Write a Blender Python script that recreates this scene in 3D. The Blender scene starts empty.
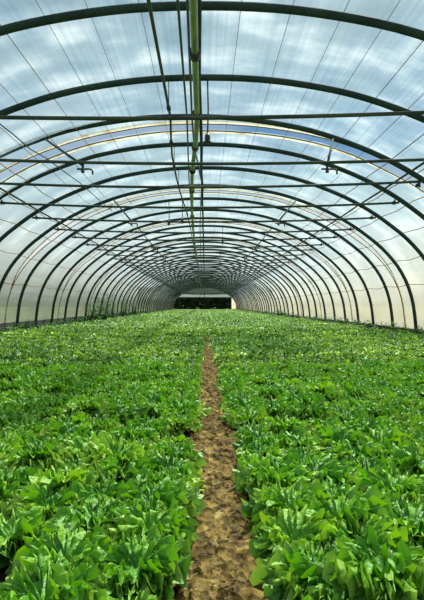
import bpy, math, random
import numpy as np
from mathutils import Vector, Matrix
C = bpy.context.scene.collection
F = 505.0; VX = 205.0; VY = 305.5; EYE = 0.70
R = random.Random(7)
NR = np.random.RandomState(11)

# ------------------------------------------------------------------ helpers
def at(px, py, h):
    """world point on the plane h metres above the eye seen at pixel px,py"""
    d = h * F / (VY - py)
    return Vector(((px - VX) / F * d, d, EYE + h))

def tag(o, label=None, cat=None, group=None, kind=None):
    if label: o['label'] = label
    if cat: o['category'] = cat
    if group: o['group'] = group
    if kind: o['kind'] = kind
    return o

def empty(name, loc=(0, 0, 0), rz=0):
    o = bpy.data.objects.new(name, None); C.objects.link(o)
    o.location = loc; o.rotation_euler = (0, 0, rz); o.empty_display_size = .1
    return o

def link(name, me, parent=None, loc=None):
    o = bpy.data.objects.new(name, me); C.objects.link(o)
    if parent: o.parent = parent
    if loc is not None: o.location = loc
    return o

class MB:
    def __init__(s): s.v = []; s.f = []
    def add(s, v, f):
        b = len(s.v); s.v += [tuple(p) for p in v]; s.f += [tuple(i + b for i in q) for q in f]
    def box(s, lo, hi):
        x0, y0, z0 = lo; x1, y1, z1 = hi
        v = [(x0,y0,z0),(x1,y0,z0),(x1,y1,z0),(x0,y1,z0),(x0,y0,z1),(x1,y0,z1),(x1,y1,z1),(x0,y1,z1)]
        s.add(v, [(0,3,2,1),(4,5,6,7),(0,1,5,4),(1,2,6,5),(2,3,7,6),(3,0,4,7)])
    def tube(s, pts, r, n=8):
        pts = [Vector(p) for p in pts]; m = len(pts)
        rr = r if isinstance(r, (list, tuple)) else [r] * m
        V = []; Fc = []
        up = Vector((0.013, 0.021, 1)).normalized()
        prev = None
        for i, p in enumerate(pts):
            t = (pts[min(i + 1, m - 1)] - pts[max(i - 1, 0)]).normalized()
            if prev is None:
                a = up if abs(t.dot(up)) < .9 else Vector((1, 0.01, 0))
                a = (a - t * a.dot(t)).normalized()
            else:
                a = (prev - t * prev.dot(t)).normalized()
            prev = a; b = t.cross(a)
            for k in range(n):
                q = 2 * math.pi * k / n
                V.append(p + (a * math.cos(q) + b * math.sin(q)) * rr[i])
        for i in range(m - 1):
            for k in range(n):
                Fc.append((i*n+k, i*n+(k+1)%n, (i+1)*n+(k+1)%n, (i+1)*n+k))
        Fc.append(tuple(range(n - 1, -1, -1))); Fc.append(tuple((m-1)*n + k for k in range(n)))
        s.add(V, Fc)
    def mesh(s, name, mat, smooth=True):
        me = bpy.data.meshes.new(name); me.from_pydata(s.v, [], s.f); me.materials.append(mat)
        if smooth: me.polygons.foreach_set('use_smooth', [len(p.vertices) < 6 for p in me.polygons])
        me.update(); return me
    def build(s, name, mat, parent=None, smooth=True):
        return link(name, s.mesh(name, mat, smooth), parent)

def np_mesh(name, V, Q, mat, tint=None, smooth=True):
    me = bpy.data.meshes.new(name)
    V = np.ascontiguousarray(V, dtype=np.float32); Q = np.ascontiguousarray(Q, dtype=np.int32)
    me.vertices.add(len(V)); me.vertices.foreach_set('co', V.ravel())
    me.loops.add(Q.size); me.loops.foreach_set('vertex_index', Q.ravel())
    me.polygons.add(len(Q))
    me.polygons.foreach_set('loop_start', np.arange(0, Q.size, Q.shape[1], dtype=np.int32))
    me.polygons.foreach_set('loop_total', np.full(len(Q), Q.shape[1], dtype=np.int32))
    me.update(calc_edges=True)
    if smooth: me.polygons.foreach_set('use_smooth', np.ones(len(Q), dtype=bool))
    if tint is not None:
        a = me.attributes.new('tint', 'FLOAT', 'POINT'); a.data.foreach_set('value', np.asarray(tint, dtype=np.float32))
    me.materials.append(mat); me.update()
    return me

def vnoise(x, y, seed=0):
    """cheap value noise on numpy arrays"""
    xi = np.floor(x).astype(np.int64); yi = np.floor(y).astype(np.int64)
    fx = x - xi; fy = y - yi; fx = fx*fx*(3-2*fx); fy = fy*fy*(3-2*fy)
    def h(a, b):
        n = (a * 374761393 + b * 668265263 + seed * 974634777) & 0x7fffffff
        n = ((n ^ (n >> 13)) * 1274126177) & 0x7fffffff
        return ((n ^ (n >> 16)) & 0xffff) / 65535.0
    return (h(xi,yi)*(1-fx)+h(xi+1,yi)*fx)*(1-fy)+(h(xi,yi+1)*(1-fx)+h(xi+1,yi+1)*fx)*fy

# ------------------------------------------------------------------ materials
def newmat(name):
    m = bpy.data.materials.new(name); m.use_nodes = True
    nt = m.node_tree; nt.nodes.clear()
    out = nt.nodes.new('ShaderNodeOutputMaterial')
    return m, nt, out
def N(nt, t, **kw):
    n = nt.nodes.new(t)
    for k, v in kw.items():
        if k in n.inputs.keys(): n.inputs[k].default_value = v
        else: setattr(n, k, v)
    return n
def ramp(nt, stops):
    n = nt.nodes.new('ShaderNodeValToRGB'); e = n.color_ramp.elements
    while len(e) < len(stops): e.new(.5)
    for q, (p, c) in zip(e, stops): q.position = p; q.color = (*c, 1)
    return n
def mapped(nt, scale):
    g = nt.nodes.new('ShaderNodeNewGeometry'); m = nt.nodes.new('ShaderNodeMapping')
    m.inputs['Scale'].default_value = scale
    nt.links.new(g.outputs['Position'], m.inputs['Vector']); return m

def paint(name, c1, c2, rough=.5, metal=0., scale=(6, 6, 6), spec=.5):
    m, nt, out = newmat(name); L = nt.links.new
    mp = mapped(nt, scale); n = N(nt, 'ShaderNodeTexNoise', Scale=1.0, Detail=4.0)
    L(mp.outputs[0], n.inputs['Vector'])
    r = ramp(nt, [(.35, c1), (.68, c2)]); L(n.outputs[0], r.inputs[0])
    b = N(nt, 'ShaderNodeBsdfPrincipled', Roughness=rough, Metallic=metal)
    b.inputs['Specular IOR Level'].default_value = spec
    L(r.outputs[0], b.inputs['Base Color']); L(b.outputs[0], out.inputs[0]); return m

STEEL = paint('green painted steel', (.020, .036, .034), (.034, .055, .048), .8, 0, (4, 4, 4), .15)
TIE = paint('tie steel', (.030, .045, .040), (.070, .080, .055), .8, 0, (2, 9, 9), .15)
RUST = paint('rusty wire', (.26, .12, .04), (.48, .32, .17), .8, 0, (.9, 9, 9), .2)
PIPE = paint('green water pipe', (.14, .20, .08), (.28, .35, .15), .45, 0, (8, 3, 8))
HOSE = paint('dark hose', (.03, .045, .03), (.07, .075, .045), .6, 0, (4, 4, 4))
BLACK = paint('black plastic', (.012, .013, .013), (.03, .03, .03), .5)
FOOT_DARK = paint('shadowed soil strip', (.05, .045, .035), (.13, .115, .09), .85, 0, (3, 1, 9))
BARK = paint('bark', (.05, .04, .03), (.12, .09, .06), .9)

def film_mat():
    m, nt, out = newmat('milky plastic film'); L = nt.links.new
    # fine ribs running along the tunnel, streaks of dirt, creamier tone near the ground
    tc = nt.nodes.new('ShaderNodeUVMap'); tc.uv_map = 'UVMap'
    mp = N(nt, 'ShaderNodeMapping'); mp.inputs['Scale'].default_value = (150, .30, 1)
    L(tc.outputs[0], mp.inputs['Vector'])
    n1 = N(nt, 'ShaderNodeTexNoise', Scale=1.0, Detail=3.0); L(mp.outputs[0], n1.inputs['Vector'])
    mp2 = N(nt, 'ShaderNodeMapping'); mp2.inputs['Scale'].default_value = (7, 1.6, 1)
    L(tc.outputs[0], mp2.inputs['Vector'])
    n2 = N(nt, 'ShaderNodeTexNoise', Scale=1.0, Detail=5.0); L(mp2.outputs[0], n2.inputs['Vector'])
    mix = N(nt, 'ShaderNodeMath', operation='MULTIPLY_ADD'); mix.inputs[1].default_value = .55
    L(n1.outputs[0], mix.inputs[0])
    mm = N(nt, 'ShaderNodeMath', operation='MULTIPLY'); mm.inputs[1].default_value = .45
    L(n2.outputs[0], mm.inputs[0]); L(mm.outputs[0], mix.inputs[2])
    fac = N(nt, 'ShaderNodeMapRange'); fac.inputs[1].default_value = .35; fac.inputs[2].default_value = .65
    fac.inputs[3].default_value = .34; fac.inputs[4].default_value = .62
    L(mix.outputs[0], fac.inputs[0])
    col = ramp(nt, [(.3, (.18, .25, .27)), (.5, (.27, .36, .39)), (.68, (.50, .58, .59))])
    L(n2.outputs[0], col.inputs[0])
    # lower edge (film turns creamier and more opaque towards the soil)
    sp = N(nt, 'ShaderNodeSeparateXYZ'); L(tc.outputs[0], sp.inputs[0])
    ab = N(nt, 'ShaderNodeMath', operation='ABSOLUTE'); L(sp.outputs[0], ab.inputs[0])
    low = N(nt, 'ShaderNodeMapRange'); low.inputs[1].default_value = .58; low.inputs[2].default_value = .9
    L(ab.outputs[0], low.inputs[0])
    mc = N(nt, 'ShaderNodeMixRGB'); mc.inputs[2].default_value = (.50, .48, .38, 1)
    L(low.outputs[0], mc.inputs[0]); L(col.outputs[0], mc.inputs[1])
    tr = N(nt, 'ShaderNodeBsdfTranslucent'); df = N(nt, 'ShaderNodeBsdfDiffuse'); tp = N(nt, 'ShaderNodeBsdfTransparent')
    tp.inputs[0].default_value = (.88, .97, .98, 1)
    L(mc.outputs[0], tr.inputs[0]); L(mc.outputs[0], df.inputs[0])
    a = N(nt, 'ShaderNodeMixShader'); a.inputs[0].default_value = .30
    L(tr.outputs[0], a.inputs[1]); L(df.outputs[0], a.inputs[2])
    fa = N(nt, 'ShaderNodeMath', operation='MULTIPLY_ADD'); fa.inputs[1].default_value = .36
    L(low.outputs[0], fa.inputs[0]); L(fac.outputs[0], fa.inputs[2])
    b = N(nt, 'ShaderNodeMixShader'); L(fa.outputs[0], b.inputs[0])
    L(tp.outputs[0], b.inputs[1]); L(a.outputs[0], b.inputs[2])
    L(b.outputs[0], out.inputs[0]); return m
FILM = film_mat()

def hem_mat():
    m, nt, out = newmat('cream film hem'); L = nt.links.new
    mp = mapped(nt, (3, 3, 3)); n = N(nt, 'ShaderNodeTexNoise', Scale=1.5, Detail=3.0); L(mp.outputs[0], n.inputs['Vector'])
    r = ramp(nt, [(.25, (.72, .58, .38)), (.5, (.93, .88, .78))]); L(n.outputs[0], r.inputs[0])
    tr = N(nt, 'ShaderNodeBsdfTranslucent'); df = N(nt, 'ShaderNodeBsdfDiffuse')
    L(r.outputs[0], tr.inputs[0]); L(r.outputs[0], df.inputs[0])
    a = N(nt, 'ShaderNodeMixShader'); a.inputs[0].default_value = .3
    L(tr.outputs[0], a.inputs[1]); L(df.outputs[0], a.inputs[2]); L(a.outputs[0], out.inputs[0]); return m
HEM = hem_mat()

def leaf_mat(name, dark, mid, light, rnd=.28, trans=.24, rough=.42):
    m, nt, out = newmat(name); L = nt.links.new
    at_ = N(nt, 'ShaderNodeAttribute', attribute_name='tint')
    oi = N(nt, 'ShaderNodeObjectInfo')
    ma = N(nt, 'ShaderNodeMath', operation='MULTIPLY_ADD'); ma.inputs[1].default_value = rnd
    L(oi.outputs['Random'], ma.inputs[0]); L(at_.outputs['Fac'], ma.inputs[2])
    su = N(nt, 'ShaderNodeMath', operation='SUBTRACT'); su.inputs[1].default_value = rnd / 2; L(ma.outputs[0], su.inputs[0])
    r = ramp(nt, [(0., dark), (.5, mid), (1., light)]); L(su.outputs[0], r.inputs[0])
    mp = mapped(nt, (60, 60, 60)); n = N(nt, 'ShaderNodeTexNoise', Scale=1.0, Detail=3.0); L(mp.outputs[0], n.inputs['Vector'])
    bp = N(nt, 'ShaderNodeBump', Strength=.8, Distance=.012); L(n.outputs[0], bp.inputs['Height'])
    b = N(nt, 'ShaderNodeBsdfPrincipled', Roughness=rough); b.inputs['Specular IOR Level'].default_value = .42
    L(bp.outputs[0], b.inputs['Normal'])
    t = N(nt, 'ShaderNodeBsdfTranslucent')
    hs = N(nt, 'ShaderNodeHueSaturation', Saturation=1.1, Value=1.25); L(r.outputs[0], hs.inputs['Color'])
    L(r.outputs[0], b.inputs['Base Color']); L(hs.outputs[0], t.inputs[0])
    mx = N(nt, 'ShaderNodeMixShader'); mx.inputs[0].default_value = trans
    L(b.outputs[0], mx.inputs[1]); L(t.outputs[0], mx.inputs[2]); L(mx.outputs[0], out.inputs[0]); return m
LETT = leaf_mat('lettuce leaf', (.008, .058, .014), (.110, .275, .036), (.480, .670, .105))  # dark end deepened and blued to paint the shade between leaves
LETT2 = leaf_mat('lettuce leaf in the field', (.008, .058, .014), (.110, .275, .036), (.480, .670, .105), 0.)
HEART = leaf_mat('lettuce heart', (.05, .20, .015), (.17, .42, .03), (.44, .64, .07))
WEED = leaf_mat('weed leaf', (.02, .08, .015), (.05, .19, .03), (.12, .30, .05))
TREE = leaf_mat('tree leaf', (.012, .03, .010), (.03, .06, .018), (.06, .11, .03), .3, .2, .6)

def soil_mat(name, cols, scale):
    m, nt, out = newmat(name); L = nt.links.new
    mp = mapped(nt, (scale, scale * .6, scale)); n = N(nt, 'ShaderNodeTexNoise', Scale=1.0, Detail=8.0, Roughness=.65)
    L(mp.outputs[0], n.inputs['Vector'])
    r = ramp(nt, cols); L(n.outputs[0], r.inputs[0])
    v = N(nt, 'ShaderNodeTexVoronoi', Scale=2.6); L(mp.outputs[0], v.inputs['Vector'])
    ad = N(nt, 'ShaderNodeMath', operation='ADD'); L(n.outputs[0], ad.inputs[0]); L(v.outputs[0], ad.inputs[1])
    bp = N(nt, 'ShaderNodeBump', Strength=1.0, Distance=.02); L(ad.outputs[0], bp.inputs['Height'])
    b = N(nt, 'ShaderNodeBsdfPrincipled', Roughness=.9); b.inputs['Specular IOR Level'].default_value = .2
    L(r.outputs[0], b.inputs['Base Color']); L(bp.outputs[0], b.inputs['Normal']); L(b.outputs[0], out.inputs[0]); return m
SOIL = soil_mat('bed soil', [(.35, (.035, .022, .012)), (.7, (.10, .065, .035))], 14)
PATH = soil_mat('path dirt', [(.34, (.035, .018, .008)), (.47, (.14, .085, .020)), (.60, (.32, .21, .055)), (.76, (.56, .46, .22))], 17)
CLOD = soil_mat('clods', [(.38, (.09, .045, .015)), (.58, (.32, .20, .07)), (.76, (.62, .50, .30))], 14)
GRASS = soil_mat('outside ground', [(.35, (.10, .13, .05)), (.7, (.26, .27, .14))], 3)
CORD = paint('brown cord', (.07, .05, .03), (.22, .14, .07), .8)
TWINE = paint('pale grey wire', (.12, .12, .11), (.30, .27, .22), .6)
STRAW = paint('straw', (.40, .26, .10), (.62, .48, .26), .8, 0, (40, 40, 40))

# ------------------------------------------------------------------ tunnel profile
HALF = [(0, 2.81), (.8, 2.775), (1.6, 2.65), (2.2, 2.48), (2.85, 2.22), (3.4, 1.92), (3.85, 1.60), (4.18, 1.32),
        (4.50, .95), (4.72, .56), (4.86, .14), (4.93, -.33), (4.96, -.72)]
ctl = [(-x, h) for x, h in reversed(HALF[1:])] + HALF
def crom(p0, p1, p2, p3, t):
    return tuple(.5*((2*b)+(-a+c)*t+(2*a-5*b+4*c-d)*t*t+(-a+3*b-3*c+d)*t**3) for a, b, c, d in zip(p0, p1, p2, p3))
dense = []
for i in range(len(ctl) - 1):
    p0 = ctl[max(i-1, 0)]; p3 = ctl[min(i+2, len(ctl)-1)]
    for k in range(12): dense.append(crom(p0, ctl[i], ctl[i+1], p3, k / 12))
dense.append(ctl[-1])
dense = np.array(dense)
cum = np.concatenate([[0], np.cumsum(np.hypot(*np.diff(dense, axis=0).T))]); ARC = cum[-1]
def prof(s, off=0.):
    """s in -1..1 along the hoop; off = metres outwards"""
    q = (s + 1) / 2 * ARC
    x = np.interp(q, cum, dense[:, 0]); z = np.interp(q, cum, dense[:, 1])
    e = .06
    dx = np.interp(q+e, cum, dense[:, 0]) - np.interp(q-e, cum, dense[:, 0])
    dz = np.interp(q+e, cum, dense[:, 1]) - np.interp(q-e, cum, dense[:, 1])
    l = np.hypot(dx, dz)
    return x - dz / l * off, z + dx / l * off + EYE
def s_of_x(x):   # arc parameter for a given x on the upper part
    i = int(np.argmin(np.abs(dense[:, 0] - x) + (dense[:, 1] < 0.3) * 9)); return cum[i] / ARC * 2 - 1

ORD = ['zeroth','first','second','third','fourth','fifth','sixth','seventh','eighth','ninth','tenth','eleventh','twelfth','thirteenth',
       'fourteenth','fifteenth','sixteenth','seventeenth','eighteenth','nineteenth']
TEN = {20:'twent',30:'thirt',40:'fort',50:'fift'}
def ordw(n):
    if n < 20: return ORD[n]
    t = n // 10 * 10; u = n % 10
    return TEN[t] + 'ieth' if u == 0 else TEN[t] + 'y-' + ORD[u]

# hoops: every 1.5 m
hoop_y = [4.3 + 1.5 * k for k in range(51)]; hoop_y[0:3] = [4.72, 6.2, 7.5]
shift = {2: -.24, 3: -.12}
YEND = 79.9
def hoop_mesh():
    m = MB(); ss = np.linspace(-1, 1, 72); x, z = prof(ss)
    m.tube([(a, 0, b) for a, b in zip(x, z)], .040, 10); return m.mesh('hoop', STEEL)
def tie_mesh():
    m = MB(); m.tube([(x, 0, EYE + 1.705 + .085 * (abs(x) / 3.46) ** 2) for x in np.linspace(-3.50, 3.50, 15)], .020, 8)
    return m.mesh('tie_bar', TIE)
def clamp_mesh(sg):
    m = MB(); m.tube([(sg*3.40, -.03, EYE+1.79), (sg*3.40, .03, EYE+1.79)], .028, 8)
    m.tube([(sg*3.42, -.02, EYE+1.84), (sg*3.42, -.02, EYE+1.75)], .014, 6); return m.mesh('clamp', STEEL)
HM, TM, CL, CR = hoop_mesh(), tie_mesh(), clamp_mesh(-1), clamp_mesh(1)
for k, y in enumerate(hoop_y):
    r = empty('hoop_frame', (shift.get(k, R.uniform(-.02, .02)), y, R.uniform(-.012, .012)))
    tag(r, 'dark green steel hoop spanning the tunnel, %s in line from the camera' % ordw(k + 1), 'hoop', 'steel hoops carrying the plastic roof')
    link('hoop', HM, r); tb = link('tie_bar', TM, r)
    if k < 3: tb.location.z = (.055, .045, .055)[k]; tb.rotation_euler.y = (-.010, 0, 0)[k]
    if k < 22: link('clamp', CL, r); link('clamp', CR, r)

# lengthwise purlins
def purlin(x, inner, r, label, y0=2.0, mat=STEEL):
    s = s_of_x(x); px, pz = prof(s, -inner); m = MB()
    ys = [y0] + [y for y in hoop_y if y > y0] + [YEND]
    m.tube([(float(px) + .01*math.sin(q*1.7), q, float(pz) - .0*q) for q in ys], r, 8)
    o = m.build('purlin', mat); tag(o, label, 'purlin', 'pipes running the length of the tunnel'); return o
purlin(-.08, .055, .026, 'dark green ridge pipe running under the roof peak to the far end')
purlin(-3.36, .052, .017, 'thin dark steel rail running lengthwise along the left shoulder of the roof')
purlin(3.16, .052, .017, 'thin dark steel rail running lengthwise along the right shoulder of the roof')

# thin lengthwise wires carrying the film
wires = [-.95, -.90, -.83, -.74, -.64, -.50, -.43, -.36, -.29, -.22, -.15, -.08, .0, .07, .14, .21, .28, .35, .42, .49, .64, .74, .83, .90, .95]
wires = [-.81, -.70, -.60, -.53, -.465, -.40, -.34, -.28, -.22, -.16, -.09, -.02, .05, .12, .19, .25, .31, .37, .43, .495, .56, .64, .73, .82]
for i, s in enumerate(wires):
    m = MB(); pts = []
    ys = np.arange(2.8, YEND, .75)
    for j, y in enumerate(ys):
        onh = min(abs(y - q) for q in hoop_y) < .1
        sag = 0 if onh else .035
        px, pz = prof(s, .045)
        pts.append((float(px), y, float(pz) - sag * (.4 + abs(s))))
    side = abs(s) > .25
    m.tube(pts, .0080 if abs(s) > .42 else .0045 if side else .0032, 5)
    nl = sum(1 for q in wires if q < s) + 1
    o = m.build('roof_wire', RUST if side else TWINE)
    tag(o, ('rust-stained wire' if side else 'thin dark wire') + ' stretched lengthwise under the film, %s counted from the left wall' % ordw(nl), 'wire', 'wires under the plastic film')

# ------------------------------------------------------------------ plastic film, a sheet for three bays, gaps in between
def gap(s):
    a = abs(s); return .15 * (1 + .35 * min(1, max(0, (a - .3) / .3))) * (1 if a < .60 else max(.05, 1 - (a - .60) / .25))
edges = [-2.45] + [8.05 + 4.5 * k for k in range(16)] + [YEND + .1]
edges = [e for e in edges if e < YEND - 2] + [YEND + .1]
def sheet(i, y0, y1, first, last):
    ns, ny = 120, 16 if not first else 34
    S = np.linspace(-1, 1, ns + 1)
    V = []; UV = []
    g0 = np.array([0 if first else gap(s) for s in S]); g1 = np.array([0 if last else gap(s) for s in S])
    wob0 = (vnoise(S*9+50, S*0+i*3.1, 3)-.5)*.05; wob1 = (vnoise(S*9+80, S*0+i*5.3, 4)-.5)*.05
    for j in range(ny + 1):
        t = j / ny; ys = (y0 + g0 + wob0) * (1 - t) + (y1 - g1 + wob1) * t
        wr = .05 + (vnoise(S*40, ys*1.3, 9)-.5)*.025
        x, z = prof(S, wr)
        z = np.maximum(z, 0.0)
        V.append(np.stack([x, ys, z], 1)); UV.append(np.stack([S, ys], 1))
    V = np.concatenate(V); UV = np.concatenate(UV)
    a = np.arange(ns)[None] + np.arange(ny)[:, None] * (ns + 1)
    Q = np.stack([a, a + 1, a + ns + 2, a + ns + 1], -1).reshape(-1, 4)
    me = np_mesh('plastic_film', V, Q, FILM)
    uv = me.uv_layers.new(name='UVMap'); uv.data.foreach_set('uv', UV[Q.ravel()].astype(np.float32).ravel())
    o = link('plastic_film', me)
    lab = 'milky plastic film panel over the tunnel, ' + ('nearest the camera' if first else 'at the far end' if last else '%s from the camera' % ordw(i + 1))
    tag(o, lab, 'plastic sheet', 'plastic film panels of the roof')
    # rolled hems along the open edges, parts of the sheet
    for fl, yy, gg, wb, sg in ((first, y0, g0, wob0, 1), (last, y1, g1, wob1, -1)):
        if fl: continue
        hv = []; w = .13
        for q in (0, 1):
            ys = yy + sg * gg + wb + sg * (q * w * np.interp(np.abs(S), [.28, .5], [1, .45]) - .01)
            x, z = prof(S, .036); z = np.maximum(z, 0.0)
            hv.append(np.stack([x, ys, z], 1))
        for q in (1, 0):
            ys = yy + sg * gg + wb + sg * (q * w * np.interp(np.abs(S), [.28, .5], [1, .45]) - .01)
            x, z = prof(S, .030); z = np.maximum(z, 0.0)
            hv.append(np.stack([x, ys, z], 1))
        hv = np.concatenate(hv); a = np.arange(ns)
        Qs = []
        for q in range(4):
            b = ((q + 1) % 4) * (ns + 1); c = q * (ns + 1)
            Qs.append(np.stack([a + c, a + 1 + c, a + 1 + b, a + b], 1))
        link('hem', np_mesh('hem', hv, np.concatenate(Qs), HEM), o)
        m = MB(); ys = yy + sg * gg + wb; x, z = prof(S[2:-2], .03)
        m.tube([(float(p), float(q), float(r)) for p, q, r in zip(x, ys[2:-2], z)], .011, 6)
        m.build('edge_cord', CORD, o)
for i in range(len(edges) - 1):
    sheet(i, edges[i], edges[i + 1], i == 0, i == len(edges) - 2)

# ------------------------------------------------------------------ braces from hoop to the tie bar in front, with valve
for k in range(2, 40, 3):
    for sg in (-1, 1):
        y = hoop_y[k]; yt = hoop_y[k - 1]
        s = s_of_x(sg * 2.15); hx, hz = prof(s, -.02)
        a = Vector((float(hx) + shift.get(k, 0), y, float(hz))); b = Vector((sg * 1.50, yt, EYE + 1.72))
        r = empty('brace', b)
        n = (k - 2) // 3 + 1
        tag(r, 'dark slanted brace rod hanging from the %s side of the roof, %s from camera' % ('left' if sg < 0 else 'right', ordw(n)), 'brace', 'slanted brace rods')
        m = MB(); m.tube([a - b, Vector((0, 0, 0))], .017, 8); m.build('rod', STEEL, r)
        if k < 20:
            m = MB(); m.tube([(-.07, 0, -.045), (.10, 0, -.045)], .012, 8); m.tube([(0, 0, .03), (0, 0, -.06), (0, 0, -.065), (0, 0, -.09)], [.016, .016, .024, .02], 8); m.build('clamp', BLACK, r)
        if k < 9:
            m = MB(); m.tube([(.10, 0, -.045), (.12, 0, -.07), (.12, 0, -.11)], .012, 6); m.build('nozzle', BLACK, r)

# ------------------------------------------------------------------ hoses and pipes hanging beneath the ridge
def run(name, pts, r, mat, label, cat, start=None, hang=None):
    root = empty(name, pts[0]); b = Vector(pts[0])
    m = MB(); m.tube([Vector(p) - b for p in pts], r, 10); m.build(name.split('_')[-1] + '_run', mat, root)
    tag(root, label, cat)
    if hang:
        for p in pts[1:hang]:
            p = Vector(p); yy = min(hoop_y, key=lambda q: abs(q - p.y))
            i = max(j for j in range(len(pts)) if pts[j][1] <= yy) if pts[0][1] <= yy else 0
            j = min(i + 1, len(pts) - 1); t = 0 if i == j else (yy - pts[i][1]) / (pts[j][1] - pts[i][1])
            q = Vector(pts[i]).lerp(Vector(pts[j]), t); top = float(prof(s_of_x(q.x))[1])
            m = MB(); m.tube([Vector((q.x, yy, top)) - b, q - b], .006, 5); m.build('hanger', HOSE, root)
            m = MB(); m.tube([q - b - Vector((0, .05, 0)), q - b + Vector((0, .05, 0))], r * 1.6, 10); m.build('collar', BLACK, root)
    return root
h = 2.35
P = [at(197, 118, h)]; P = [Vector((-.07, 1.5, EYE + h + .02)), Vector((-.09, 4.0, EYE + h))] + P + \
    [at(196, 140, h), at(193.5, 160, h), at(192, 176, h), at(192, 196, h), at(192, 212, h), at(193, 228, h), at(194.5, 242, h), at(196.5, 258, h), at(199, 276, h), at(202, 292, h)]
run('water_pipe', P, .034, PIPE, 'olive green water pipe hanging under the roof ridge, thickest of the hanging lines', 'pipe', hang=9)
h = 2.42
P = [Vector((-.45, 2.0, EYE + h)), at(170.5, 118, h), at(171, 138, h), at(172, 155, h), at(176, 176, h), at(180, 192, h), at(187, 213, h), at(190.5, 228, h), at(193, 243, h), at(197, 262, h), at(200, 280, h)]
run('drip_hose', P, .016, HOSE, 'thin olive hose sagging lengthwise left of the green water pipe', 'hose', hang=7)
h = 2.62
P = [Vector((-.22, 2.0, EYE + h)), at(187, 118, h), at(188, 150, h), at(189, 180, h), at(191, 205, h), at(193, 230, h), at(198, 262, h), at(202, 290, h)]
run('drip_hose', P, .013, HOSE, 'dark straight hose tucked against the left of the green water pipe', 'hose')
h = 2.50
P = [Vector((-.12, 2.0, EYE + h)), at(192, 118, h), at(194, 145, h), at(198.5, 167, h), at(201.5, 182, h), at(201, 200, h), at(200, 225, h), at(200.5, 250, h), at(202, 280, h)]
run('drip_hose', P, .013, HOSE, 'dark hose crossing to the right side of the green water pipe', 'hose')
# sagging cable over the left shoulder
P = [at(-30, 95, 1.95), at(0, 124, 1.98), at(14, 135, 1.96), at(30, 149, 1.94), at(46, 158, 1.98), at(62, 170, 2.0), at(80, 183, 2.0), at(98, 199, 2.02), at(112, 211, 2.05)]
m = MB(); m.tube(P, .008, 6); o = m.build('cable', BLACK)
tag(o, 'thin black cable drooping in loops across the upper left of the roof', 'cable')

# vertical sprinkler droppers
def dropper(x, k, ln, label):
    y = hoop_y[k]; top = float(prof(s_of_x(x))[1])
    r = empty('sprinkler', (x, y, top - ln)); tag(r, label, 'sprinkler', 'hanging sprinklers')
    m = MB(); m.tube([(0, 0, ln), (.01, 0, ln * .5), (0, 0, .05)], .010, 6); m.build('drop_tube', HOSE, r)
    m = MB(); m.tube([(0, 0, .10), (0, 0, .07), (0, 0, .02), (0, 0, -.01)], [.018, .034, .034, .015], 10); m.build('valve', BLACK, r)
    m = MB(); m.tube([(-.05, 0, .0), (.05, 0, .0)], .010, 6); m.tube([(0, 0, 0), (0, 0, -.05)], [.02, .008], 8); m.build('nozzle', BLACK, r)
dropper(.03, 1, .80, 'small black sprinkler on a dropper just right of the green water pipe, nearest camera')
for x, k, ln, lb in ((-.95, 6, .62, 'round black sprinkler hanging left of ridge about midway along the roof'),
                     (-.60, 6, .60, 'black sprinkler hanging beside the sagging hose, left of the ridge'),
                     (-.50, 12, .7, 'small sprinkler hanging left of ridge deeper in the tunnel'),
                     (.62, 9, .6, 'small sprinkler hanging right of ridge, a third along the roof'),
                     (.75, 14, .6, 'tiny sprinkler hanging right of ridge toward the far end')):
    dropper(x, k, ln, lb)

# ------------------------------------------------------------------ ground
PX = .05      # path centre line
def grid(x0, x1, y0, y1, nx, ny, fz):
    X, Y = np.meshgrid(np.linspace(x0, x1, nx + 1), np.linspace(y0, y1, ny + 1))
    Z = fz(X, Y); V = np.stack([X.ravel(), Y.ravel(), Z.ravel()], 1)
    a = np.arange(nx)[None] + np.arange(ny)[:, None] * (nx + 1)
    return V, np.stack([a, a + 1, a + nx + 2, a + nx + 1], -1).reshape(-1, 4)
V, Q = grid(-5.15, 5.15, -2.5, 82, 140, 500, lambda X, Y: (vnoise(X*5, Y*5, 1)-.5)*.03 - .03 * np.exp(-((X-PX)/.12)**2) - .012)
tag(link('floor', np_mesh('floor', V, Q, SOIL)), 'dark soil of the lettuce beds', None, None, 'structure')
def pz(X, Y):
    e = np.clip(1 - (np.abs(X - PX) / .17) ** 4, 0, 1)
    return .010 * e + ((vnoise(X*9+4, Y*17, 8)-.5)*.045 + (vnoise(X*24, Y*38, 2)-.5)*.040 + (vnoise(X*60, Y*45, 5)-.5)*.012) * e - .035 * (1 - e) + .0
V, Q = grid(PX - .18, PX + .18, .5, 20, 44, 1600, pz)
V[:, 0] += .018 * np.sin(V[:, 1] * 2.1) + .012 * np.sin(V[:, 1] * 5.3)
V2, Q2 = grid(PX - .18, PX + .18, 20, 80, 12, 300, lambda X, Y: X * 0 - .002)
o = link('path', np_mesh('path', np.concatenate([V, V2]), np.concatenate([Q, Q2 + len(V)]), PATH))
tag(o, 'narrow brown dirt path between the two lettuce beds', None, None, 'structure')
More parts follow.
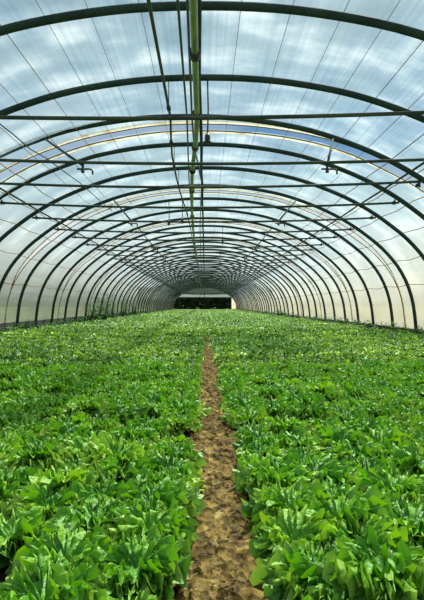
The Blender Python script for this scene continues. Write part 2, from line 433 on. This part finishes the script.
# uncountable clods and straw bits on the path
ico = [(0,0,1),(.9,0,.2),(.25,.85,.15),(-.75,.5,.2),(-.7,-.55,.15),(.3,-.85,.2),(0,0,-.8)]
icf = [(0,1,2),(0,2,3),(0,3,4),(0,4,5),(0,5,1),(6,2,1),(6,3,2),(6,4,3),(6,5,4),(6,1,5)]
m = MB()
for i in range(1500):
    y = .8 + 11 * R.random() ** 1.7; x = PX + R.gauss(0, .065); x = max(PX-.15, min(PX+.15, x)) + .018*math.sin(y*2.1)
    s = R.uniform(.002, .007) * (1.6 if R.random() < .06 else 1); a = R.random() * 6.3; ca, sa = math.cos(a), math.sin(a); e = R.uniform(.6, 1.5)
    m.add([(x + s*e*(p*ca - q*sa), y + s*(p*sa + q*ca), .012 + s * .7 * r_) for p, q, r_ in ico], icf)
o = m.build('dirt_clods', CLOD, None, False); tag(o, 'loose dirt clods and small stones scattered on the path', 'dirt', None, 'stuff')
m = MB()
for i in range(900):
    y = .8 + 9 * R.random() ** 1.6; x = PX + max(-.14, min(.14, R.gauss(0, .07))); a = R.uniform(-.9, .9); l = R.uniform(.012, .04)
    dx, dy = math.cos(a) * l, math.sin(a) * l; w = .0012; zz = .018 + R.random() * .006
    m.add([(x, y, zz), (x+dx, y+dy, zz+.003), (x+dx, y+dy+w*2, zz+.003), (x, y+w*2, zz), (x, y+w, zz+.002), (x+dx, y+dy+w, zz+.005)],
          [(0,1,5,4), (4,5,2,3)])
o = m.build('straw', STRAW, None, False); tag(o, 'pale straw and dry leaf bits lying on the dirt path', 'straw', None, 'stuff')

V, Q = grid(-120, 120, -60, 260, 24, 32, lambda X, Y: X * 0 - .06)
tag(link('ground', np_mesh('ground', V, Q, GRASS)), 'grassy ground outside the tunnel', None, None, 'structure')
# dark strips added along both feet, standing in for shadow and soil
for sg, nm in ((-1, 'foot_shadow_left'), (1, 'foot_shadow_right')):
    m = MB(); m.box((sg*4.99-.02, 2, -.02), (sg*4.99+.02, YEND, .26 if sg < 0 else .14))
    tag(m.build(nm, FOOT_DARK, None, False), 'dark strip of shadowed soil along the foot of the film', None, None, 'structure')

# ------------------------------------------------------------------ lettuce
def leaf(L, W, phi, az, curl, nr, nt, rs, z0=0., fr=.16):
    """frilly leaf: fan grid from base; returns V (n,3)"""
    th = np.linspace(-1, 1, nt); r = np.linspace(.10, 1, nr) ** .85
    Rr, T = np.meshgrid(r, th, indexing='ij')
    ph = rs.rand(6) * 6.28; fq = min(25., nt * .55); f2 = min(46., nt * .85)
    # outline: a broad rounded fan with a scalloped margin
    lobes = 1 + (.10 * np.sin(T * fq * .5 + ph[0]) + .09 * np.sin(T * fq + ph[1]) + .03 * np.sin(T * f2 + ph[5])) * Rr**2
    ang = T * 1.30
    u = (Rr * np.cos(ang * .80) * lobes) * L
    v = (Rr ** 1.1 * np.sin(ang) * lobes) * W * .56
    # curled margin: the edge is longer than the leaf, so it waves up and down
    e = Rr ** 2.3
    n = fr * L * e * (np.sin(T * fq + ph[2]) * .70 + np.sin(T * fq * .47 + ph[3] + Rr * 2) * .45 + .42 * np.sin(T * f2 + ph[4] + Rr * 3))
    v = v + fr * L * .5 * e * np.cos(T * fq + ph[2])
    n = n + L * .06 * np.sin(Rr * 12 + T * 9 + ph[5]) * Rr + .10 * L * T * T * Rr      # blisters, cupped
    # bend along the rib
    b = phi + curl * (u / L) ** 1.3
    rad = np.cumsum(np.zeros_like(u), 0)
    # integrate bend approx
    rad = u * np.sin(phi + curl * .5 * (u / L)); zz = u * np.cos(phi + curl * .5 * (u / L))
    nx = -np.cos(b) * n; nz = np.sin(b) * n
    x = rad + nx; z = zz + nz + z0
    ca, sa = math.cos(az), math.sin(az)
    Vv = np.stack([x * ca - v * sa, x * sa + v * ca, z], -1).reshape(-1, 3)
    tint = (.16 + .52 * Rr ** 2.2 + .0 * T).ravel()  # base toned dark as painted shade in the gaps, frill tips lighter green
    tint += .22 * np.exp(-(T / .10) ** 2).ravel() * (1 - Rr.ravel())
    a = np.arange(nt - 1)[None] + np.arange(nr - 1)[:, None] * nt
    Qq = np.stack([a, a + 1, a + nt + 1, a + nt], -1).reshape(-1, 4)
    return Vv, Qq, tint
def head(seed, nl, nr, nt, part='all'):
    rs = np.random.RandomState(seed); Vs = []; Qs = []; Ts = []; b = 0
    for i in range(nl):
        t = i / (nl - 1)                       # 0 outer .. 1 inner
        inner = t > .68
        phi = 1.08 * (1 - t) ** .75 + .10 + rs.uniform(-.16, .16)
        L = (.125 - .035 * t) * rs.uniform(.82, 1.15); W = .185 * (19 / nl) ** .3 * rs.uniform(.8, 1.2) * (1 - .2 * t)
        vv, qq, tt = leaf(L, W, phi, i * 2.39996 + rs.uniform(-.3, .3), rs.uniform(.4, 1.0) + .65 * t, nr, nt, rs, .02 + .022 * t, rs.uniform(.18, .28))
        tt = tt + rs.uniform(-.20, .20) + .06 * t
        if part == 'outer' and inner or part == 'inner' and not inner: continue
        Vs.append(vv); Qs.append(qq + b); Ts.append(tt); b += len(vv)
    V = np.concatenate(Vs); V[:, 2] = np.maximum(V[:, 2], .012)
    return V, np.concatenate(Qs), np.clip(np.concatenate(Ts), 0, 1)
SP = .195
ROW0 = .19
def plant_pos():
    out = []
    for side in (-1, 1):
        k = 0
        while True:
            rx = PX + side * (ROW0 + k * SP * 1.0)
            if abs(rx) > 4.55: break
            y = .45 + (k % 2) * SP * .5
            while y < 78.5:
                out.append((side, k, rx, y)); y += SP
            k += 1
    return out
POS = plant_pos()
A = np.array([(p[0], p[1], p[2], p[3]) for p in POS])
n = len(A)
jx = NR.uniform(-.03, .03, n) * np.where(A[:, 1] < 1, .5, 1); jy = NR.uniform(-.045, .045, n)
X = A[:, 2] - np.where(A[:, 1] == 0, A[:, 0], 0) * np.interp(A[:, 3], [1, 2.5, 5, 9, 16], [-.022, -.012, .0, .03, .08]) + jx; Y = A[:, 3] + jy
edgey = np.where(A[:, 1] < 1, .9, 1.)
big = vnoise(X * 1.6 + 30, Y * 1.6, 21)
SC = (NR.uniform(.78, 1.14, n) * (.78 + .46 * big)) * edgey
ROT = NR.uniform(0, 6.283, n); TI = (NR.rand(n) - .5) * .22 + (vnoise(X * .9 + 9, Y * .6, 33) - .5) * .25
keep = NR.rand(n) > .035
X, Y, SC, ROT, TI = X[keep], Y[keep], SC[keep], ROT[keep], TI[keep]; A = A[keep]
infr = (np.abs(X / np.maximum(Y, .1) * F + VX - 212) < 212 + .10 * F / np.maximum(Y, .1)) & ((EYE - .20) * F / np.maximum(Y, .05) + VY < 612)
idx = np.where(infr)[0]; idx = idx[np.argsort(Y[idx])][:300]
near = set(idx.tolist())
NV = 7
tem = []
for v in range(NV):
    o_ = head(100 + v, 20, 8, 61, 'outer'); i_ = head(100 + v, 20, 8, 61, 'inner')
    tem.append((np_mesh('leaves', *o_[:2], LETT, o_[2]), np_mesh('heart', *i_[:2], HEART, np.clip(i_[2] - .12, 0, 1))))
rows = {}
for i in idx: rows.setdefault((int(A[i, 0]), int(A[i, 1])), []).append(i)
NEARY = float(Y[idx].max())
for (side, k), L_ in rows.items():
    L_.sort(key=lambda i: A[i, 3]); sd = 'left' if side < 0 else 'right'
    for j, i in enumerate(L_):
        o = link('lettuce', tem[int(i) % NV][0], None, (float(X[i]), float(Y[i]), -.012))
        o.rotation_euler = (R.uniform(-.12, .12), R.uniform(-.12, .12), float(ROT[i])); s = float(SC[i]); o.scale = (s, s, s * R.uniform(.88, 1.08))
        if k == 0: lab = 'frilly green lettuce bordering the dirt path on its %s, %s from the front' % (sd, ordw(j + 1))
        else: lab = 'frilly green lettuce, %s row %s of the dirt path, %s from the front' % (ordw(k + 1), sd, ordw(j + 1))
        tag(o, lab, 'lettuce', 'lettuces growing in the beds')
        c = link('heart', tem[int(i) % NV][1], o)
rest = np.array([i for i in range(len(X)) if i not in near])
# drop those in front of the camera foot which nobody sees
yr = Y[rest]; vis = np.abs(X[rest]) < .47 * yr + .5
bands = [(0, 13, 13, 5, 27), (13, 28, 14, 4, 13), (28, 99, 10, 3, 7)]
allV = []
def merged_all():
    Vs = []; Qs = []; Ts = []; b = 0
    for lo, hi, nl, nr, nt in bands:
        for visible in (True, False):
            sel0 = rest[(yr >= lo) & (yr < hi) & (vis == visible)]
            if not visible: a_ = (9, 4, 9)
            else: a_ = (nl, nr, nt)
            if lo >= 28 and not visible: a_ = (10, 3, 7)
            for v in range(5):
                sel = sel0[(sel0 % 5) == v]
                if not len(sel): continue
                V, Q, T = head(200 + v, *a_)
                c, s = np.cos(ROT[sel]), np.sin(ROT[sel]); S = SC[sel]
                x = (V[None, :, 0]*c[:, None] - V[None, :, 1]*s[:, None])*S[:, None] + X[sel][:, None]
                y = (V[None, :, 0]*s[:, None] + V[None, :, 1]*c[:, None])*S[:, None] + Y[sel][:, None]
                z = np.repeat(V[None, :, 2], len(sel), 0)*S[:, None] - .012
                Vs.append(np.stack([x, y, z], -1).reshape(-1, 3).astype(np.float32))
                off = (np.arange(len(sel))*len(V))[:, None, None] + b
                Qs.append((Q[None] + off).reshape(-1, 4).astype(np.int32)); b += len(sel)*len(V)
                Ts.append(np.clip(T[None] + TI[sel][:, None], 0, 1).ravel())
    V = np.concatenate(Vs); print('lettuce field verts', len(V))
    return np_mesh('lettuce_field', V, np.concatenate(Qs), LETT2, np.concatenate(Ts) - .05)
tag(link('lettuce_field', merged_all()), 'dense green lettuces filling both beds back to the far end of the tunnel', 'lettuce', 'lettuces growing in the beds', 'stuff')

# ------------------------------------------------------------------ weeds by the walls
def weed_geo(m, T, x, y, hgt, nst, rs, spread=.12, z=0.):
    for s in range(nst):
        a = rs.uniform(0, 6.28); lean = rs.uniform(0, spread) * hgt * 2
        bx, by = x + rs.uniform(-spread, spread), y + rs.uniform(-spread, spread)
        hh = hgt * rs.uniform(.6, 1)
        tip = (bx + math.cos(a) * lean, by + math.sin(a) * lean, z + hh)
        nlv = int(5 + hh * 14)
        b0 = len(m.v); m.tube([(bx, by, z), ((bx+tip[0])/2 - .01, (by+tip[1])/2, z + hh*.55), tip], [.006, .004, .002], 4); T += [.2] * (len(m.v) - b0)
        for j in range(nlv):
            t = .15 + .85 * j / nlv; px = bx + (tip[0]-bx)*t; py = by + (tip[1]-by)*t; pz_ = z + hh * t
            q = rs.uniform(0, 6.28); l = rs.uniform(.07, .16) * (1.2 - .6 * t); w = l * .34; dx, dy = math.cos(q), math.sin(q); up = rs.uniform(-.1, .7)
            b0 = len(m.v)
            m.add([(px, py, pz_), (px+dx*l*.5-dy*w, py+dy*l*.5+dx*w, pz_+l*up*.5), (px+dx*l, py+dy*l, pz_+l*up*.7), (px+dx*l*.5+dy*w, py+dy*l*.5-dx*w, pz_+l*up*.5)], [(0,1,2,3)])
            tv = rs.uniform(.1, .9); T += [tv] * (len(m.v) - b0)
def attach_tint(me, T):
    a = me.attributes.new('tint', 'FLOAT', 'POINT'); a.data.foreach_set('value', np.array(T, dtype=np.float32))
for sg, nm in ((-1, 'left'), (1, 'right')):
    rs = random.Random(5 + sg); m = MB(); T = []
    y = 8.
    while y < 78:
        weed_geo(m, T, sg * (4.72 + rs.uniform(-.1, .1)), y, rs.uniform(.18, .36), 3, rs); y += rs.uniform(.12, .22) * (1 + y / 40)
    me = m.mesh('weeds', WEED, False); attach_tint(me, T)
    tag(link('weeds', me), 'low dark weeds growing thickly along the foot of the %s wall' % nm, 'weeds', None, 'stuff')
for (x, y, hh, lb) in ((-4.55, 22.5, 1.45, 'tall leafy weed beside the left wall, tallest of its cluster'),
                       (-4.5, 24.0, 1.15, 'leafy weed behind the tallest weed by the left wall'),
                       (-4.5, 20.6, .95, 'bushy weed in front of the tallest weed by the left wall'),
                       (-4.45, 27.5, 1.1, 'leafy weed by the left wall, farther back than its cluster'),
                       (-4.5, 31.5, 1.2, 'farthest tall weed by the left wall toward the tunnel end'),
                       (4.5, 30, .6, 'leafy weed by the right wall in the far half')):
    rs = random.Random(int(y * 10)); m = MB(); T = []; weed_geo(m, T, 0, 0, hh, 22, rs, .22)
    me = m.mesh('weed', WEED, False); attach_tint(me, T); o = link('weed', me, None, (x, y, -.015))
    tag(o, lb, 'weed', 'tall weeds by the walls')

# ------------------------------------------------------------------ far end: gable above a wide opening, trees outside
hgab = EYE + 1.26
S = np.linspace(-1, 1, 121); gx, gz = prof(S, .0); selg = gz > hgab; gx, gz = gx[selg], gz[selg]
m = MB(); nn = len(gx)
v = [(float(a), YEND, float(b)) for a, b in zip(gx, gz)] + [(float(a), YEND, hgab) for a in gx]
v += [(a, YEND + .02, c) for a, b, c in v]
n2 = 2 * nn
f = [(i, i+1, nn+i+1, nn+i) for i in range(nn-1)] + [(n2+i+1, n2+i, n2+nn+i, n2+nn+i+1) for i in range(nn-1)] + \
    [(i+1, i, n2+i, n2+i+1) for i in range(nn-1)] + [(nn+i, nn+i+1, n2+nn+i+1, n2+nn+i) for i in range(nn-1)]
m.add(v, f); me = m.mesh('wall_back', FILM, False); me.uv_layers.new(name='UVMap')
tag(link('wall_back', me), 'pale film gable closing the tunnel above the far opening', None, None, 'structure')
root = empty('gable_frame', (0, YEND - .1, 0)); tag(root, 'dark steel frame with lintel across the opening at the far end', 'frame')
m = MB(); m.tube([(-4.15, 0, hgab), (4.15, 0, hgab)], .07, 8); m.build('lintel', STEEL, root)
m = MB(); m.tube([(-.1, 0, hgab), (-.1, 0, EYE + 2.8)], .05, 8); m.build('post', STEEL, root)
for sg, xo in ((-1, 4.80), (1, 4.15)):
    m = MB(); m.tube([(sg*xo, 0, 0), (sg*xo, 0, hgab)], .05, 8); m.build('post', STEEL, root)
    # white side flap of film next to the opening
    if sg < 0: continue
    m = MB(); m.box((min(sg*4.2, sg*4.95), YEND - .02, 0), (max(sg*4.2, sg*4.95), YEND + .0, hgab))
    me = m.mesh('f', HEM, False)
    o = link('end_flap', me); tag(o, 'pale film flap beside the far opening, on its %s side' % ('left' if sg < 0 else 'right'), 'flap')

def tree(x, y, hh, w, seed, label):
    rs = np.random.RandomState(seed); root = empty('tree', (x, y, -.06)); tag(root, label, 'tree', 'trees beyond the far opening')
    m = MB(); m.tube([(0, 0, 0), (.1, 0, hh*.3), (.0, 0, hh*.6)], [.22, .16, .08], 8); m.build('trunk', BARK, root)
    k = 5200; c = rs.normal(size=(k, 3)); c /= np.linalg.norm(c, axis=1)[:, None]; c *= rs.rand(k)[:, None] ** .33
    lump = 1 + .25 * np.sin(c[:, 0:1]*6+seed) * np.cos(c[:, 2:3]*5)
    c = c * lump * np.array([w, w*.8, hh*.52]) * np.array([1.0, 1.0, 1.0]) + np.array([0, 0, hh*.50]); c[:, 2] = np.maximum(c[:, 2], .1)
    a = rs.normal(size=(k, 3)); a /= np.linalg.norm(a, axis=1)[:, None]; b = np.cross(a, rs.normal(size=(k, 3))); b /= np.linalg.norm(b, axis=1)[:, None]
    s = .22; V = np.stack([c - a*s, c - b*s*.6, c + a*s, c + b*s*.6], 1).reshape(-1, 3); Q = np.arange(4*k).reshape(-1, 4)
    link('foliage', np_mesh('foliage', V, Q, TREE, np.repeat(rs.rand(k), 4), False), root)
tr = [(-7.8, 93.5, 4.6, 1.45), (-5.0, 92.5, 5.2, 1.5), (-2.3, 93.6, 4.4, 1.45), (.3, 92.4, 5.4, 1.45), (2.9, 93.4, 4.6, 1.4), (5.6, 92.6, 5.0, 1.5), (8.4, 93.5, 4.8, 1.5)]
rs = np.random.RandomState(77); k = 16000
c = np.stack([rs.uniform(-13, 13, k), rs.uniform(97.0, 98.2, k), rs.rand(k) * 4.2], 1)
a = rs.normal(size=(k, 3)); a /= np.linalg.norm(a, axis=1)[:, None]; b = np.cross(a, rs.normal(size=(k, 3))); b /= np.linalg.norm(b, axis=1)[:, None]
q = .22; V = np.stack([c - a*q, c - b*q*.6, c + a*q, c + b*q*.6], 1).reshape(-1, 3)
tag(link('hedge', np_mesh('hedge', V, np.arange(4*k).reshape(-1, 4), TREE, np.repeat(rs.rand(k), 4), False)), 'dark dense hedge behind the trees outside the far opening', 'hedge')
pos = ['leftmost', 'second from left', 'third from left', 'middle', 'third from right', 'second from right', 'rightmost']
for i, (x, y, hh, w) in enumerate(tr):
    tree(x, y, hh, w, 40 + i, 'dark leafy tree outside the far opening, %s of seven' % pos[i])

# ------------------------------------------------------------------ sky, sun, camera
w = bpy.data.worlds.new('sky'); bpy.context.scene.world = w; w.use_nodes = True
nt = w.node_tree; nt.nodes.clear(); L = nt.links.new
out = nt.nodes.new('ShaderNodeOutputWorld'); bg = N(nt, 'ShaderNodeBackground', Strength=1.0)
tc = nt.nodes.new('ShaderNodeTexCoord'); sp = nt.nodes.new('ShaderNodeSeparateXYZ'); L(tc.outputs['Generated'], sp.inputs[0])
g = ramp(nt, [(0., (.24, .25, .20)), (.02, (.80, .80, .74)), (.14, (.84, .88, .86)), (.22, (.42, .58, .68)), (.30, (.10, .28, .54)), (.5, (.06, .19, .36)), (1., (.06, .18, .42))])
L(sp.outputs['Z'], g.inputs[0])
mp = nt.nodes.new('ShaderNodeMapping'); mp.inputs['Scale'].default_value = (1.6, 1.6, 3.2); mp.inputs['Location'].default_value = (.35, .2, .1)
L(tc.outputs['Generated'], mp.inputs['Vector'])
cn = N(nt, 'ShaderNodeTexNoise', Scale=1.5, Detail=6.0, Roughness=.55); L(mp.outputs[0], cn.inputs['Vector'])
cr = ramp(nt, [(.42, (.06, .06, .06)), (.72, (.85, .85, .85))]); L(cn.outputs[0], cr.inputs[0])
mx = N(nt, 'ShaderNodeMixRGB'); mx.inputs[2].default_value = (.56, .64, .66, 1)
L(cr.outputs[0], mx.inputs[0]); L(g.outputs[0], mx.inputs[1]); L(mx.outputs[0], bg.inputs[0]); L(bg.outputs[0], out.inputs[0])
sun = bpy.data.lights.new('sun', 'SUN'); sun.energy = 13.0; sun.angle = math.radians(4); sun.color = (1, .95, .86)
so = bpy.data.objects.new('sun', sun); C.objects.link(so)
d = Vector((-.30, -.55, -1.0)); so.rotation_euler = d.to_track_quat('-Z', 'Y').to_euler()

cam = bpy.data.cameras.new('camera'); cam.sensor_fit = 'HORIZONTAL'; cam.sensor_width = 36; cam.lens = 36 * F / 424
cam.shift_x = (212 - VX) / 424; cam.shift_y = (VY - 300) / 424; cam.clip_start = .02; cam.clip_end = 500
co = bpy.data.objects.new('camera', cam); C.objects.link(co); co.location = (0, 0, EYE); co.rotation_euler = (math.pi / 2, 0, 0)
sc = bpy.context.scene; sc.camera = co
vs = sc.view_settings; vs.view_transform = 'Standard'; vs.look = 'None'; vs.exposure = 0.0; vs.gamma = 1; vs.use_curve_mapping = False
sc.cycles.max_bounces = 10; sc.cycles.transparent_max_bounces = 24; sc.cycles.diffuse_bounces = 4
sc.cycles.transmission_bounces = 6; sc.cycles.use_denoising = True
